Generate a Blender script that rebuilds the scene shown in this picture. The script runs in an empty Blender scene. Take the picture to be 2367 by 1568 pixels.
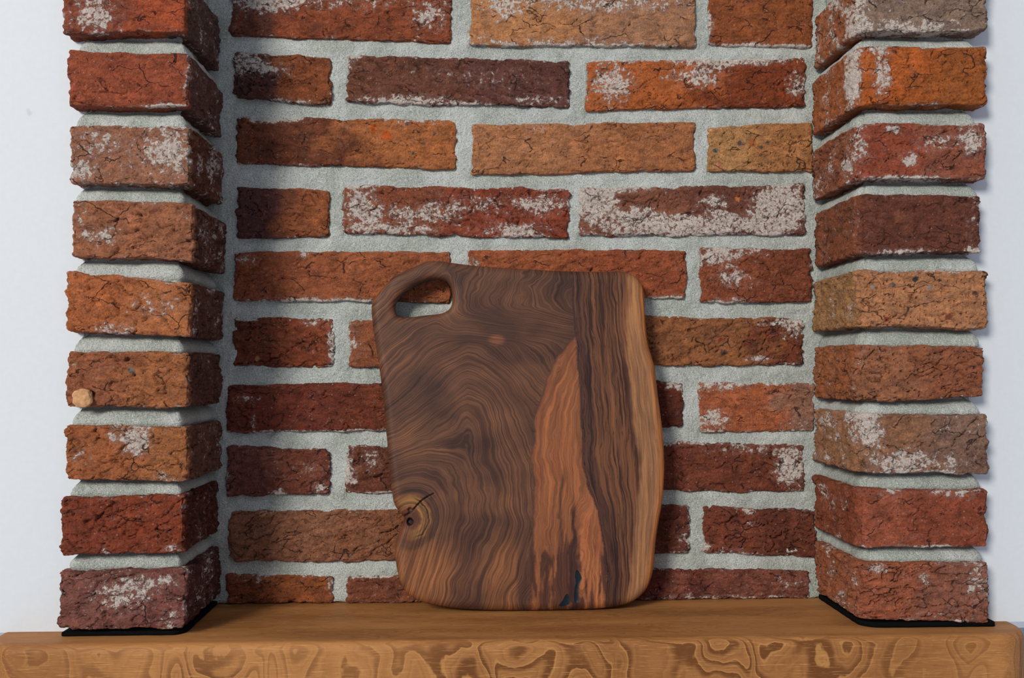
import bpy, math, random
import numpy as np
from mathutils import Vector, Matrix, Euler
from mathutils.geometry import delaunay_2d_cdt

C = bpy.context.scene.collection
scene = bpy.context.scene

# ------------------------------------------------------------------ camera, world, lights, exposure
FPX, W, H = 2200.0, 2367.0, 1568.0
CAM = Vector((0.0, -0.895, 1.42))
ROT = Euler((math.radians(91.8), 0.0, math.radians(-2.3)), 'XYZ')
cam_data = bpy.data.cameras.new('camera')
cam_data.sensor_width = 36.0
cam_data.lens = FPX * 36.0 / W
cam_data.clip_start = 0.01
cam = bpy.data.objects.new('camera', cam_data)
cam.location = CAM
cam.rotation_euler = ROT
C.objects.link(cam)
scene.camera = cam

world = bpy.data.worlds.new('world')
scene.world = world
world.use_nodes = True
bg = world.node_tree.nodes['Background']
bg.inputs['Color'].default_value = (0.80, 0.84, 1.0, 1.0)
bg.inputs['Strength'].default_value = 0.44


def area(name, loc, target, size, power, col):
    d = bpy.data.lights.new(name, 'AREA')
    d.shape = 'RECTANGLE'
    d.size, d.size_y = size
    d.energy = power
    d.color = col
    o = bpy.data.objects.new(name, d)
    o.location = loc
    o.rotation_euler = (Vector(target) - Vector(loc)).to_track_quat('-Z', 'Y').to_euler()
    C.objects.link(o)
    return o


area('window_light', (-3.4, -5.3, 3.85), (0.05, 0, 1.45), (1.65, 1.65), 400.0, (1.0, 0.97, 0.90))

scene.view_settings.view_transform = 'Standard'
scene.view_settings.look = 'None'
scene.view_settings.gamma = 1.0
scene.view_settings.use_curve_mapping = False
scene.view_settings.exposure = 0.12

# ------------------------------------------------------------------ pixel -> point on a plane
RM = ROT.to_matrix()


def ray(x, y):
    return RM @ Vector(((x - W / 2) / FPX, -(y - H / 2) / FPX, -1.0))


def at(x, y, Y):
    d = ray(x, y)
    return CAM + d * ((Y - CAM.y) / d.y)


ZS = at(1112, 1393, 0.0).z          # top of the mantel shelf
YF = -0.105                         # front plane of the brick pillars
YW = -0.0845                         # white plaster walls

# ------------------------------------------------------------------ numpy gradient noise
_rng = np.random.RandomState(7)
_perm = _rng.permutation(256).astype(np.int64)
_perm = np.concatenate([_perm, _perm, _perm])
_g = _rng.normal(size=(256, 3))
_g /= np.linalg.norm(_g, axis=1)[:, None]


def pn(P):
    P = np.asarray(P, float)
    i = np.floor(P).astype(np.int64)
    f = P - i
    i &= 255
    u = f * f * f * (f * (f * 6 - 15) + 10)
    out = np.zeros(len(P))
    for dx in (0, 1):
        a = _perm[(i[:, 0] + dx) & 255]
        wx = u[:, 0] if dx else 1 - u[:, 0]
        for dy in (0, 1):
            b = _perm[a + ((i[:, 1] + dy) & 255)]
            wy = wx * (u[:, 1] if dy else 1 - u[:, 1])
            for dz in (0, 1):
                h = _perm[b + ((i[:, 2] + dz) & 255)]
                g = _g[h]
                w = wy * (u[:, 2] if dz else 1 - u[:, 2])
                out += w * (g[:, 0] * (f[:, 0] - dx) + g[:, 1] * (f[:, 1] - dy) + g[:, 2] * (f[:, 2] - dz))
    return out * 1.7


def fbm(P, oct=3, gain=0.5):
    s = np.zeros(len(P))
    a = 1.0
    Q = np.array(P, float)
    for k in range(oct):
        s += a * pn(Q)
        Q = Q * 2.03 + 17.3
        a *= gain
    return s


def sm(a, b, x):
    t = np.clip((x - a) / (b - a), 0, 1)
    return t * t * (3 - 2 * t)


# ------------------------------------------------------------------ mesh helpers
def lattice(us, vs, ws, cap_back=True):
    """surface of a box lattice: us along x, vs along y (0 = front), ws along z; returns integer coords, quads, back ring"""
    nx, ny, nz = len(us) - 1, len(vs) - 1, len(ws) - 1
    quads = []

    def grid(fn, na, nb, flip):
        a, b = np.meshgrid(np.arange(na), np.arange(nb), indexing='ij')
        a = a.ravel(); b = b.ravel()
        q = np.stack([fn(a, b), fn(a + 1, b), fn(a + 1, b + 1), fn(a, b + 1)], 1)
        quads.append(q[:, ::-1] if flip else q)

    def idx(x, y, z):
        return (x * (ny + 1) + y) * (nz + 1) + z
    grid(lambda a, b: idx(a, 0 * a, b), nx, nz, False)          # front
    grid(lambda a, b: idx(0 * a, a, b), ny, nz, True)           # left
    grid(lambda a, b: idx(0 * a + nx, a, b), ny, nz, False)     # right
    grid(lambda a, b: idx(a, b, 0 * a), nx, ny, True)           # bottom
    grid(lambda a, b: idx(a, b, 0 * a + nz), nx, ny, False)     # top
    Q = np.concatenate(quads)
    ring = [idx(k, ny, 0) for k in range(nx)] + [idx(nx, ny, k) for k in range(nz)] + \
           [idx(k, ny, nz) for k in range(nx, 0, -1)] + [idx(0, ny, k) for k in range(nz, 0, -1)]
    allv = np.concatenate([Q.ravel(), np.array(ring)])
    uq, inv = np.unique(allv, return_inverse=True)
    Qn = inv[:Q.size].reshape(-1, 4)
    rn = inv[Q.size:]
    iz = uq % (nz + 1)
    iy = (uq // (nz + 1)) % (ny + 1)
    ix = uq // ((nz + 1) * (ny + 1))
    P = np.stack([np.asarray(us)[ix], np.asarray(vs)[iy], np.asarray(ws)[iz]], 1)
    return P, Qn, (rn[::-1] if cap_back else None)


def make_mesh(name, V, quads, ngon=None, tris=None, smooth=True):
    me = bpy.data.meshes.new(name)
    nv = len(V)
    me.vertices.add(nv)
    me.vertices.foreach_set('co', np.asarray(V, np.float32).ravel())
    loops, starts, totals = [], [], []
    pos = 0
    for F in (quads, tris):
        if F is None or len(F) == 0:
            continue
        F = np.asarray(F)
        k = F.shape[1]
        loops.append(F.ravel())
        starts.append(pos + np.arange(len(F)) * k)
        totals.append(np.full(len(F), k))
        pos += F.size
    if ngon is not None:
        loops.append(np.asarray(ngon)); starts.append(np.array([pos])); totals.append(np.array([len(ngon)]))
        pos += len(ngon)
    loops = np.concatenate(loops).astype(np.int32)
    starts = np.concatenate(starts).astype(np.int32)
    totals = np.concatenate(totals).astype(np.int32)
    me.loops.add(len(loops))
    me.loops.foreach_set('vertex_index', loops)
    me.polygons.add(len(starts))
    me.polygons.foreach_set('loop_start', starts)
    me.polygons.foreach_set('loop_total', totals)
    me.polygons.foreach_set('use_smooth', np.full(len(starts), smooth))
    me.update(calc_edges=True)
    me.validate()
    return me


def attr_color(me, name, arr):
    a = me.attributes.new(name, 'FLOAT_COLOR', 'POINT')
    arr = np.asarray(arr, np.float32)
    if arr.shape[1] == 3:
        arr = np.concatenate([arr, np.ones((len(arr), 1), np.float32)], 1)
    a.data.foreach_set('color', arr.ravel())


def attr_float(me, name, arr):
    a = me.attributes.new(name, 'FLOAT', 'POINT')
    a.data.foreach_set('value', np.asarray(arr, np.float32))


def link(name, me, mat, parent=None, loc=(0, 0, 0)):
    o = bpy.data.objects.new(name, me)
    C.objects.link(o)
    o.location = loc
    if mat is not None:
        me.materials.append(mat)
    if parent is not None:
        o.parent = parent
    return o


def tag(o, label, cat, kind=None, group=None):
    o['label'] = label
    o['category'] = cat
    if kind:
        o['kind'] = kind
    if group:
        o['group'] = group


def lin(c):
    c = np.array(c, float) / 255.0
    return np.where(c <= 0.04045, c / 12.92, ((c + 0.055) / 1.055) ** 2.4)


# ------------------------------------------------------------------ materials
class NT:
    def __init__(self, name):
        self.m = bpy.data.materials.new(name)
        self.m.use_nodes = True
        self.t = self.m.node_tree
        self.b = self.t.nodes['Principled BSDF']

    def n(self, typ, **kw):
        nd = self.t.nodes.new(typ)
        for k, v in kw.items():
            setattr(nd, k, v)
        return nd

    def l(self, a, b):
        self.t.links.new(a, b)

    def setin(self, sock, v):
        if hasattr(v, 'is_output') or isinstance(v, bpy.types.NodeSocket):
            self.l(v, sock)
        else:
            sock.default_value = v

    def math(self, op, a, b=0.0, c=None, clamp=False):
        nd = self.n('ShaderNodeMath', operation=op, use_clamp=clamp)
        self.setin(nd.inputs[0], a)
        self.setin(nd.inputs[1], b)
        if c is not None:
            self.setin(nd.inputs[2], c)
        return nd.outputs[0]

    def mix(self, f, a, b, mode='MIX'):
        nd = self.n('ShaderNodeMix', data_type='RGBA', blend_type=mode)
        self.setin(nd.inputs[0], f)
        self.setin(nd.inputs[6], a)
        self.setin(nd.inputs[7], b)
        return nd.outputs[2]

    def ss(self, x, lo, hi, a=0.0, b=1.0):
        nd = self.n('ShaderNodeMapRange', interpolation_type='SMOOTHSTEP')
        self.setin(nd.inputs[0], x)
        nd.inputs[1].default_value = lo
        nd.inputs[2].default_value = hi
        nd.inputs[3].default_value = a
        nd.inputs[4].default_value = b
        return nd.outputs[0]

    def noise(self, vec, scale, detail=3.0, rough=0.55, dist=0.0):
        nd = self.n('ShaderNodeTexNoise')
        self.l(vec, nd.inputs['Vector'])
        nd.inputs['Scale'].default_value = scale
        nd.inputs['Detail'].default_value = detail
        nd.inputs['Roughness'].default_value = rough
        nd.inputs['Distortion'].default_value = dist
        return nd.outputs['Fac']

    def scaled(self, vec, s):
        nd = self.n('ShaderNodeVectorMath', operation='MULTIPLY')
        self.l(vec, nd.inputs[0])
        nd.inputs[1].default_value = s
        return nd.outputs[0]

    def pos(self):
        return self.n('ShaderNodeNewGeometry').outputs['Position']

    def attr(self, name, out='Fac'):
        return self.n('ShaderNodeAttribute', attribute_name=name).outputs[out]

    def bump(self, h, strength, dist):
        nd = self.n('ShaderNodeBump')
        nd.inputs['Strength'].default_value = strength
        nd.inputs['Distance'].default_value = dist
        self.l(h, nd.inputs['Height'])
        self.l(nd.outputs[0], self.b.inputs['Normal'])


def rgb(c):
    v = lin(c)
    return (v[0], v[1], v[2], 1.0)


def brick_material():
    t = NT('fired_clay')
    P = t.pos()
    tint = t.attr('tint', 'Color')
    lime = t.attr('lime')
    fine = t.noise(P, 620, 6, 0.72)
    mid = t.noise(P, 150, 5, 0.65)
    flake = t.noise(t.scaled(P, (120.0, 170.0, 240.0)), 1.0, 6, 0.70, 0.5)
    # mottled clay
    k = t.math('ADD', t.math('MULTIPLY', fine, 0.8), t.math('MULTIPLY', flake, 0.8))
    k = t.ss(k, 0.50, 1.10, 0.50, 1.52)
    cc = t.n('ShaderNodeCombineColor')
    for q in range(3):
        t.l(k, cc.inputs[q])
    col = t.mix(1.0, tint, cc.outputs[0], 'MULTIPLY')
    hue = t.noise(P, 95, 4, 0.6, 0.4)
    col = t.mix(t.ss(hue, 0.54, 0.70, 0, 0.55), col, t.mix(1.0, col, (1.22, 1.10, 0.86, 1), 'MULTIPLY'))
    col = t.mix(t.ss(hue, 0.42, 0.30, 0, 0.45), col, t.mix(1.0, col, (0.72, 0.78, 1.25, 1), 'MULTIPLY'))
    # pale and dark grit
    vo = t.n('ShaderNodeTexVoronoi')
    t.l(P, vo.inputs['Vector'])
    vo.inputs['Scale'].default_value = 380
    sepc = t.n('ShaderNodeSeparateColor')
    t.l(vo.outputs['Color'], sepc.inputs[0])
    edge = t.math('ADD', vo.outputs['Distance'], t.math('MULTIPLY', t.math('SUBTRACT', fine, 0.5), 0.5))
    dot = t.ss(edge, 0.30, 0.20)
    pale = t.math('MULTIPLY', dot, t.ss(sepc.outputs[0], 0.86, 0.95))
    dark = t.math('MULTIPLY', dot, t.ss(sepc.outputs[1], 0.91, 0.95))
    col = t.mix(t.math('MULTIPLY', pale, 0.55), col, rgb((214, 160, 130)))
    col = t.mix(t.math('MULTIPLY', dark, 0.8), col, rgb((44, 28, 26)))
    # hairline cracks, coloured darker than the clay
    wn = t.n('ShaderNodeTexNoise')
    t.l(P, wn.inputs['Vector'])
    wn.inputs['Scale'].default_value = 90
    wn.inputs['Detail'].default_value = 3
    wv = t.n('ShaderNodeVectorMath', operation='MULTIPLY_ADD')
    t.l(wn.outputs['Color'], wv.inputs[0])
    wv.inputs[1].default_value = (0.012, 0.012, 0.012)
    t.l(P, wv.inputs[2])
    ve = t.n('ShaderNodeTexVoronoi', feature='DISTANCE_TO_EDGE')
    t.l(t.scaled(wv.outputs[0], (26.0, 46.0, 62.0)), ve.inputs['Vector'])
    ve.inputs['Scale'].default_value = 1.0
    ckm = t.ss(t.noise(P, 62, 2, 0.5), 0.49, 0.58)
    crk = t.math('MULTIPLY', t.ss(ve.outputs['Distance'], 0.024, 0.006), ckm)
    # lime wash and mortar smears, flaked off at a fine scale
    lf = t.noise(P, 300, 6, 0.74, 0.3)
    m = t.math('ADD', lime, t.math('MULTIPLY', t.math('SUBTRACT', lf, 0.5), 2.1))
    mask = t.ss(m, 0.50, 0.56)
    haze = t.ss(m, 0.12, 0.52, 0.0, 0.30)
    limecol = t.mix(t.ss(fine, 0.35, 0.62), rgb((214, 192, 178)), rgb((250, 240, 228)))
    col = t.mix(haze, col, rgb((186, 152, 140)))
    col = t.mix(t.math('MULTIPLY', mask, 0.92), col, limecol)
    col = t.mix(t.math('MULTIPLY', crk, 0.85), col, rgb((46, 26, 22)))
    t.l(col, t.b.inputs['Base Color'])
    t.b.inputs['Roughness'].default_value = 0.85
    t.b.inputs['Specular IOR Level'].default_value = 0.25
    h = t.math('ADD', t.math('MULTIPLY', fine, 0.75), t.math('MULTIPLY', flake, 0.95))
    h = t.math('ADD', h, t.math('MULTIPLY', mid, 0.7))
    h = t.math('ADD', h, t.math('MULTIPLY', mask, 0.14))
    h = t.math('SUBTRACT', h, t.math('MULTIPLY', crk, 0.45))
    t.bump(h, 1.0, 0.0042)
    return t.m


def mortar_material():
    t = NT('sand_mortar')
    P = t.pos()
    a = t.noise(P, 950, 4, 0.75)
    b = t.noise(P, 26, 3, 0.5)
    g = t.noise(P, 420, 4, 0.65)
    col = t.mix(t.ss(b, 0.35, 0.65), rgb((166, 171, 161)), rgb((190, 193, 187)))
    col = t.mix(t.ss(a, 0.53, 0.64, 0, 0.65), col, rgb((232, 235, 232)))
    col = t.mix(t.ss(a, 0.47, 0.36, 0, 0.75), col, rgb((104, 106, 96)))
    t.l(col, t.b.inputs['Base Color'])
    t.b.inputs['Roughness'].default_value = 0.95
    t.b.inputs['Specular IOR Level'].default_value = 0.15
    t.bump(t.math('ADD', t.math('MULTIPLY', a, 0.5), g), 1.0, 0.0019)
    return t.m


def plaster_material():
    t = NT('white_painted_plaster')
    P = t.pos()
    a = t.noise(P, 240, 3, 0.5)
    col = t.mix(t.ss(a, 0.3, 0.7), rgb((199, 204, 208)), rgb((201, 206, 210)))
    mk = t.ss(t.noise(P, 34, 2, 0.5), 0.765, 0.80, 0, 0.35)
    col = t.mix(mk, col, rgb((120, 120, 125)))
    t.l(col, t.b.inputs['Base Color'])
    t.b.inputs['Roughness'].default_value = 0.7
    t.bump(a, 0.10, 0.0006)
    return t.m


def shelf_material():
    """solid wood: growth layers run along the length (x), stacked quickly in depth (y)"""
    t = NT('oiled_figured_wood')
    P = t.pos()
    Q = t.scaled(P, (20.0, 75.0, 11.5))
    f = t.noise(Q, 1.0, 1.6, 0.45, 0.55)
    ph = t.math('MULTIPLY', f, 9.0)
    wob = t.noise(t.scaled(P, (60.0, 200.0, 40.0)), 1.0, 3, 0.6)
    ph = t.math('ADD', ph, t.math('MULTIPLY', wob, 0.75))
    fr = t.math('FRACT', ph)
    fr2 = t.math('FRACT', t.math('MULTIPLY', ph, 3.0))
    band = t.ss(fr, 0.35, 0.72)
    band = t.math('SUBTRACT', band, t.ss(fr, 0.84, 0.93))
    band = t.math('MAXIMUM', band, t.math('MULTIPLY', t.math('SUBTRACT', t.ss(fr2, 0.3, 0.8), t.ss(fr2, 0.88, 0.98)), 0.28))
    thin = t.math('SUBTRACT', t.ss(fr, 0.84, 0.92), t.ss(fr, 0.95, 1.0))
    zone = t.noise(t.scaled(P, (5.0, 30.0, 6.0)), 1.0, 2, 0.5)
    amt = t.ss(zone, 0.34, 0.54, 0.25, 0.95)
    sn = t.n('ShaderNodeSeparateXYZ')
    t.l(t.n('ShaderNodeNewGeometry').outputs['Normal'], sn.inputs[0])
    amt = t.math('MULTIPLY', amt, t.ss(t.math('ABSOLUTE', sn.outputs[2]), 0.4, 1.0, 1.0, 0.30))
    sp = t.n('ShaderNodeSeparateXYZ')
    t.l(P, sp.inputs[0])
    calm = t.ss(t.math('ABSOLUTE', t.math('SUBTRACT', sp.outputs[0], 0.03)), 0.24, 0.36, 1.0, 0.45)
    amt = t.math('MULTIPLY', amt, calm)
    fib = t.noise(t.scaled(P, (70.0, 1500.0, 1500.0)), 1.0, 3, 0.6)
    base = t.mix(t.ss(zone, 0.3, 0.7), rgb((170, 117, 67)), rgb((138, 90, 48)))
    col = t.mix(t.math('MULTIPLY', band, amt), base, rgb((100, 58, 24)))
    col = t.mix(t.math('MULTIPLY', thin, t.math('MULTIPLY', amt, 0.30)), col, rgb((216, 160, 92)))
    col = t.mix(t.ss(fib, 0.56, 0.75, 0, 0.50), col, rgb((96, 56, 24)))
    col = t.mix(t.ss(fib, 0.45, 0.28, 0, 0.35), col, rgb((218, 162, 98)))
    t.l(col, t.b.inputs['Base Color'])
    t.b.inputs['Roughness'].default_value = 0.6
    t.b.inputs['Specular IOR Level'].default_value = 0.2
    t.bump(fib, 0.12, 0.0006)
    return t.m


def board_material():
    t = NT('oiled_walnut')
    P = t.pos()
    tint = t.attr('tint', 'Color')
    phase = t.attr('phase')
    along = t.attr('along')
    stripe = t.attr('stripe')

    def lines(kp, ka, off, detail=2.0):
        cv = t.n('ShaderNodeCombineXYZ')
        t.l(t.math('MULTIPLY', phase, kp), cv.inputs[0])
        t.l(t.math('MULTIPLY', along, ka), cv.inputs[1])
        cv.inputs[2].default_value = off
        return t.noise(cv.outputs[0], 1.0, detail, 0.55, 0.0)
    a = lines(9.5, 0.35, 0.0, 2.0)      # broad bands
    b = lines(21.0, 0.5, 7.0, 2.5)      # grain lines
    c = lines(60.0, 2.0, 3.0, 3.0)      # fibres
    pore = t.noise(P, 1500, 2, 0.6)
    # dark lines
    ln_ = t.ss(t.math('ABSOLUTE', t.math('SUBTRACT', b, 0.50)), 0.020, 0.006)
    dk = t.math('MAXIMUM', t.ss(b, 0.53, 0.60), t.math('MULTIPLY', ln_, 0.8))
    dk2 = t.ss(a, 0.53, 0.68)
    col = t.mix(t.ss(c, 0.35, 0.68, 0.0, 0.45), tint, t.mix(1.0, tint, (0.38, 0.36, 0.40, 1), 'MULTIPLY'))
    lt = t.mix(1.0, tint, (1.45, 1.38, 1.22, 1), 'MULTIPLY')
    col = t.mix(t.ss(a, 0.47, 0.33, 0, 0.55), col, lt)
    col = t.mix(t.ss(b, 0.46, 0.36, 0, 0.50), col, lt)
    dkc = t.mix(1.0, tint, (0.24, 0.21, 0.28, 1), 'MULTIPLY')
    col = t.mix(t.math('MULTIPLY', dk2, t.math('MULTIPLY', stripe, 0.75)), col, dkc)
    col = t.mix(t.math('MULTIPLY', dk, t.math('MULTIPLY', stripe, 0.95)), col, dkc)
    col = t.mix(t.ss(pore, 0.60, 0.72, 0, 0.35), col, rgb((30, 18, 16)))
    t.l(col, t.b.inputs['Base Color'])
    t.l(t.ss(c, 0.3, 0.7, 0.50, 0.62), t.b.inputs['Roughness'])
    t.b.inputs['Specular IOR Level'].default_value = 0.22
    t.bump(t.math('ADD', c, pore), 0.15, 0.0005)
    return t.m


def plain(name, c, rough=0.8, bumpy=0.0, spec=0.3):
    t = NT(name)
    a = t.noise(t.pos(), 300, 4, 0.6)
    col = t.mix(t.ss(a, 0.3, 0.7), rgb([v * 0.82 for v in c]), rgb(c))
    t.l(col, t.b.inputs['Base Color'])
    t.b.inputs['Roughness'].default_value = rough
    t.b.inputs['Specular IOR Level'].default_value = spec
    if bumpy:
        t.bump(a, 0.6, bumpy)
    return t.m


M_BRICK, M_MORTAR, M_PLASTER = brick_material(), mortar_material(), plaster_material()
M_SHELF, M_BOARD = shelf_material(), board_material()
M_PEBBLE = plain('pale_pebble', (200, 150, 104), 0.8, 0.001)
M_RESIN = plain('blue_black_resin', (16, 30, 40), 0.40, 0.0, 0.25)

# ------------------------------------------------------------------ setting: walls and mortar beds
XLO, XLI = at(150, 700, YF).x, at(437, 700, YF).x      # left pillar outer / inner corner
XRI, XRO = at(1982, 700, YF).x, at(2284, 700, YF).x    # right pillar inner / outer corner
ZTOP = at(1112, -260, 0.0).z


def slab(name, x0, x1, y0, y1, z0, z1, step, mat, amp, seed, r=0.003, ystep=None, cornerR=None):
    """thick displaced block; the y0 side is the front"""
    nx, nz = max(2, int((x1 - x0) / step)), max(2, int((z1 - z0) / step))
    ys = ystep if ystep is not None else [0, 0.5, 1]
    Pn, Q, ring = lattice(np.linspace(-1, 1, nx + 1), np.array(ys) * 2 - 1, np.linspace(-1, 1, nz + 1))
    h = np.array([(x1 - x0) / 2, (y1 - y0) / 2, (z1 - z0) / 2])
    p = Pn * h
    inner = np.clip(p, -(h - r), h - r)
    inner[:, 1] = np.clip(p[:, 1], -(h[1] - r), h[1])
    d = p - inner
    ln = np.linalg.norm(d, axis=1)
    n = d / np.maximum(ln, 1e-9)[:, None]
    p = np.where(ln[:, None] > 1e-9, inner + n * r, p)
    if cornerR:
        p = round_plan(p, h, cornerR)
    c = np.array([(x0 + x1) / 2, (y0 + y1) / 2, (z0 + z1) / 2])
    w = p + c
    disp = amp(w * 1000 + seed)
    w = w + n * disp[:, None]
    me = make_mesh(name, w, Q, ring)
    return link(name, me, mat)


def round_plan(p, h, cr):
    """round the vertical front edges: cr = (radius at -x edge, radius at +x edge)"""
    p = p.copy()
    for s, R in ((-1, cr[0]), (1, cr[1])):
        if not R:
            continue
        a = p[:, 1] + h[1]                # depth behind the front plane
        b = h[0] - s * p[:, 0]            # distance from the side plane
        m = (a < R) & (b < R)
        front = m & (a <= b)
        side = m & (a > b)
        depth_in = np.minimum(a, b)
        for sel, fr in ((front, True), (side, False)):
            t = (R - (b[sel] if fr else a[sel])) / R
            phi = np.clip(t, 0, 1) * math.pi / 4
            rr = R - depth_in[sel]
            na = R - rr * np.cos(phi)
            nb = R - rr * np.sin(phi)
            if not fr:
                na, nb = nb, na
            p[sel, 1] = na - h[1]
            p[sel, 0] = s * (h[0] - nb)
    return p


def joint_profile(rows):
    # struck joints: deep under the brick above, sloping out to the brick below
    zz, vv_ = [], []
    for k in range(len(rows) - 1):
        za = at(rows[k][0], (rows[k][4] + rows[k][5]) / 2, YF).z
        zb_ = at(rows[k + 1][0], (rows[k + 1][2] + rows[k + 1][3]) / 2, YF).z
        zz += [zb_ - 0.002, zb_, zb_ + (za - zb_) * 0.35, zb_ + (za - zb_) * 0.7, za, za + 0.002]
        vv_ += [0.0, 0.0022, 0.0012, -0.0025, -0.0085, -0.0085]
    o_ = np.argsort(zz)
    zz, vv_ = np.array(zz)[o_] * 1000, np.array(vv_)[o_]
    return lambda P, seed: mortar_amp(P) + np.interp(P[:, 2] - seed, zz, vv_)


def mortar_amp(P):
    return 0.0011 * fbm(P / 16, 3) + 0.0005 * fbm(P / 3.5, 2) + 0.0008 * pn(P / 45)


def box_into(V, F, x0, x1, y0, y1, z0, z1):
    b = len(V)
    V += [(x0, y0, z0), (x1, y0, z0), (x1, y1, z0), (x0, y1, z0), (x0, y0, z1), (x1, y0, z1), (x1, y1, z1), (x0, y1, z1)]
    F += [(b, b + 3, b + 2, b + 1), (b + 4, b + 5, b + 6, b + 7), (b, b + 1, b + 5, b + 4), (b + 1, b + 2, b + 6, b + 5),
          (b + 2, b + 3, b + 7, b + 6), (b + 3, b, b + 4, b + 7)]


SH_T = 0.062
ZLOW = ZS - 0.35


def plaster_wall(name, x0, x1, label):
    V, F = [], []
    box_into(V, F, x0, x1, YW, 0.12, ZS - 0.0005, ZTOP)
    box_into(V, F, x0, x1, YW, 0.12, ZLOW, ZS - SH_T)
    o = link(name, make_mesh(name, np.array(V), np.array(F), smooth=False), M_PLASTER)
    tag(o, label, 'wall', 'structure')
    return o


plaster_wall('wall_left', -0.95, XLO + 0.012, 'bluish white plaster wall to the left of the brick pillars')
plaster_wall('wall_right', XRO - 0.012, 1.05, 'bright white plaster wall to the right, with brick shadows on it')

wall_back = slab('wall_back', XLI - 0.02, XRI + 0.02, 0.0026, 0.12, ZS + 0.0002, ZTOP, 0.0019, M_MORTAR, mortar_amp, 11.0)
tag(wall_back, 'recessed brick wall with grey mortar between the two pillars', 'wall', 'structure')

# plaster below the shelf, under the recess
V, F = [], []
box_into(V, F, XLO + 0.012, XRO - 0.012, YW, 0.12, ZLOW, ZS - SH_T)
o = link('wall_back_lower', make_mesh('wall_back_lower', np.array(V), np.array(F), smooth=False), M_PLASTER)
tag(o, 'plain plaster wall underneath the wooden shelf', 'wall', 'structure')

ysp = np.concatenate([np.linspace(0, 0.35, 18), np.linspace(0.38, 1, 16)])
zb = ZS + 0.016

# ------------------------------------------------------------------ bricks
DK = np.array(lin((76, 40, 32)))
OR = np.array(lin((190, 80, 30)))


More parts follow.
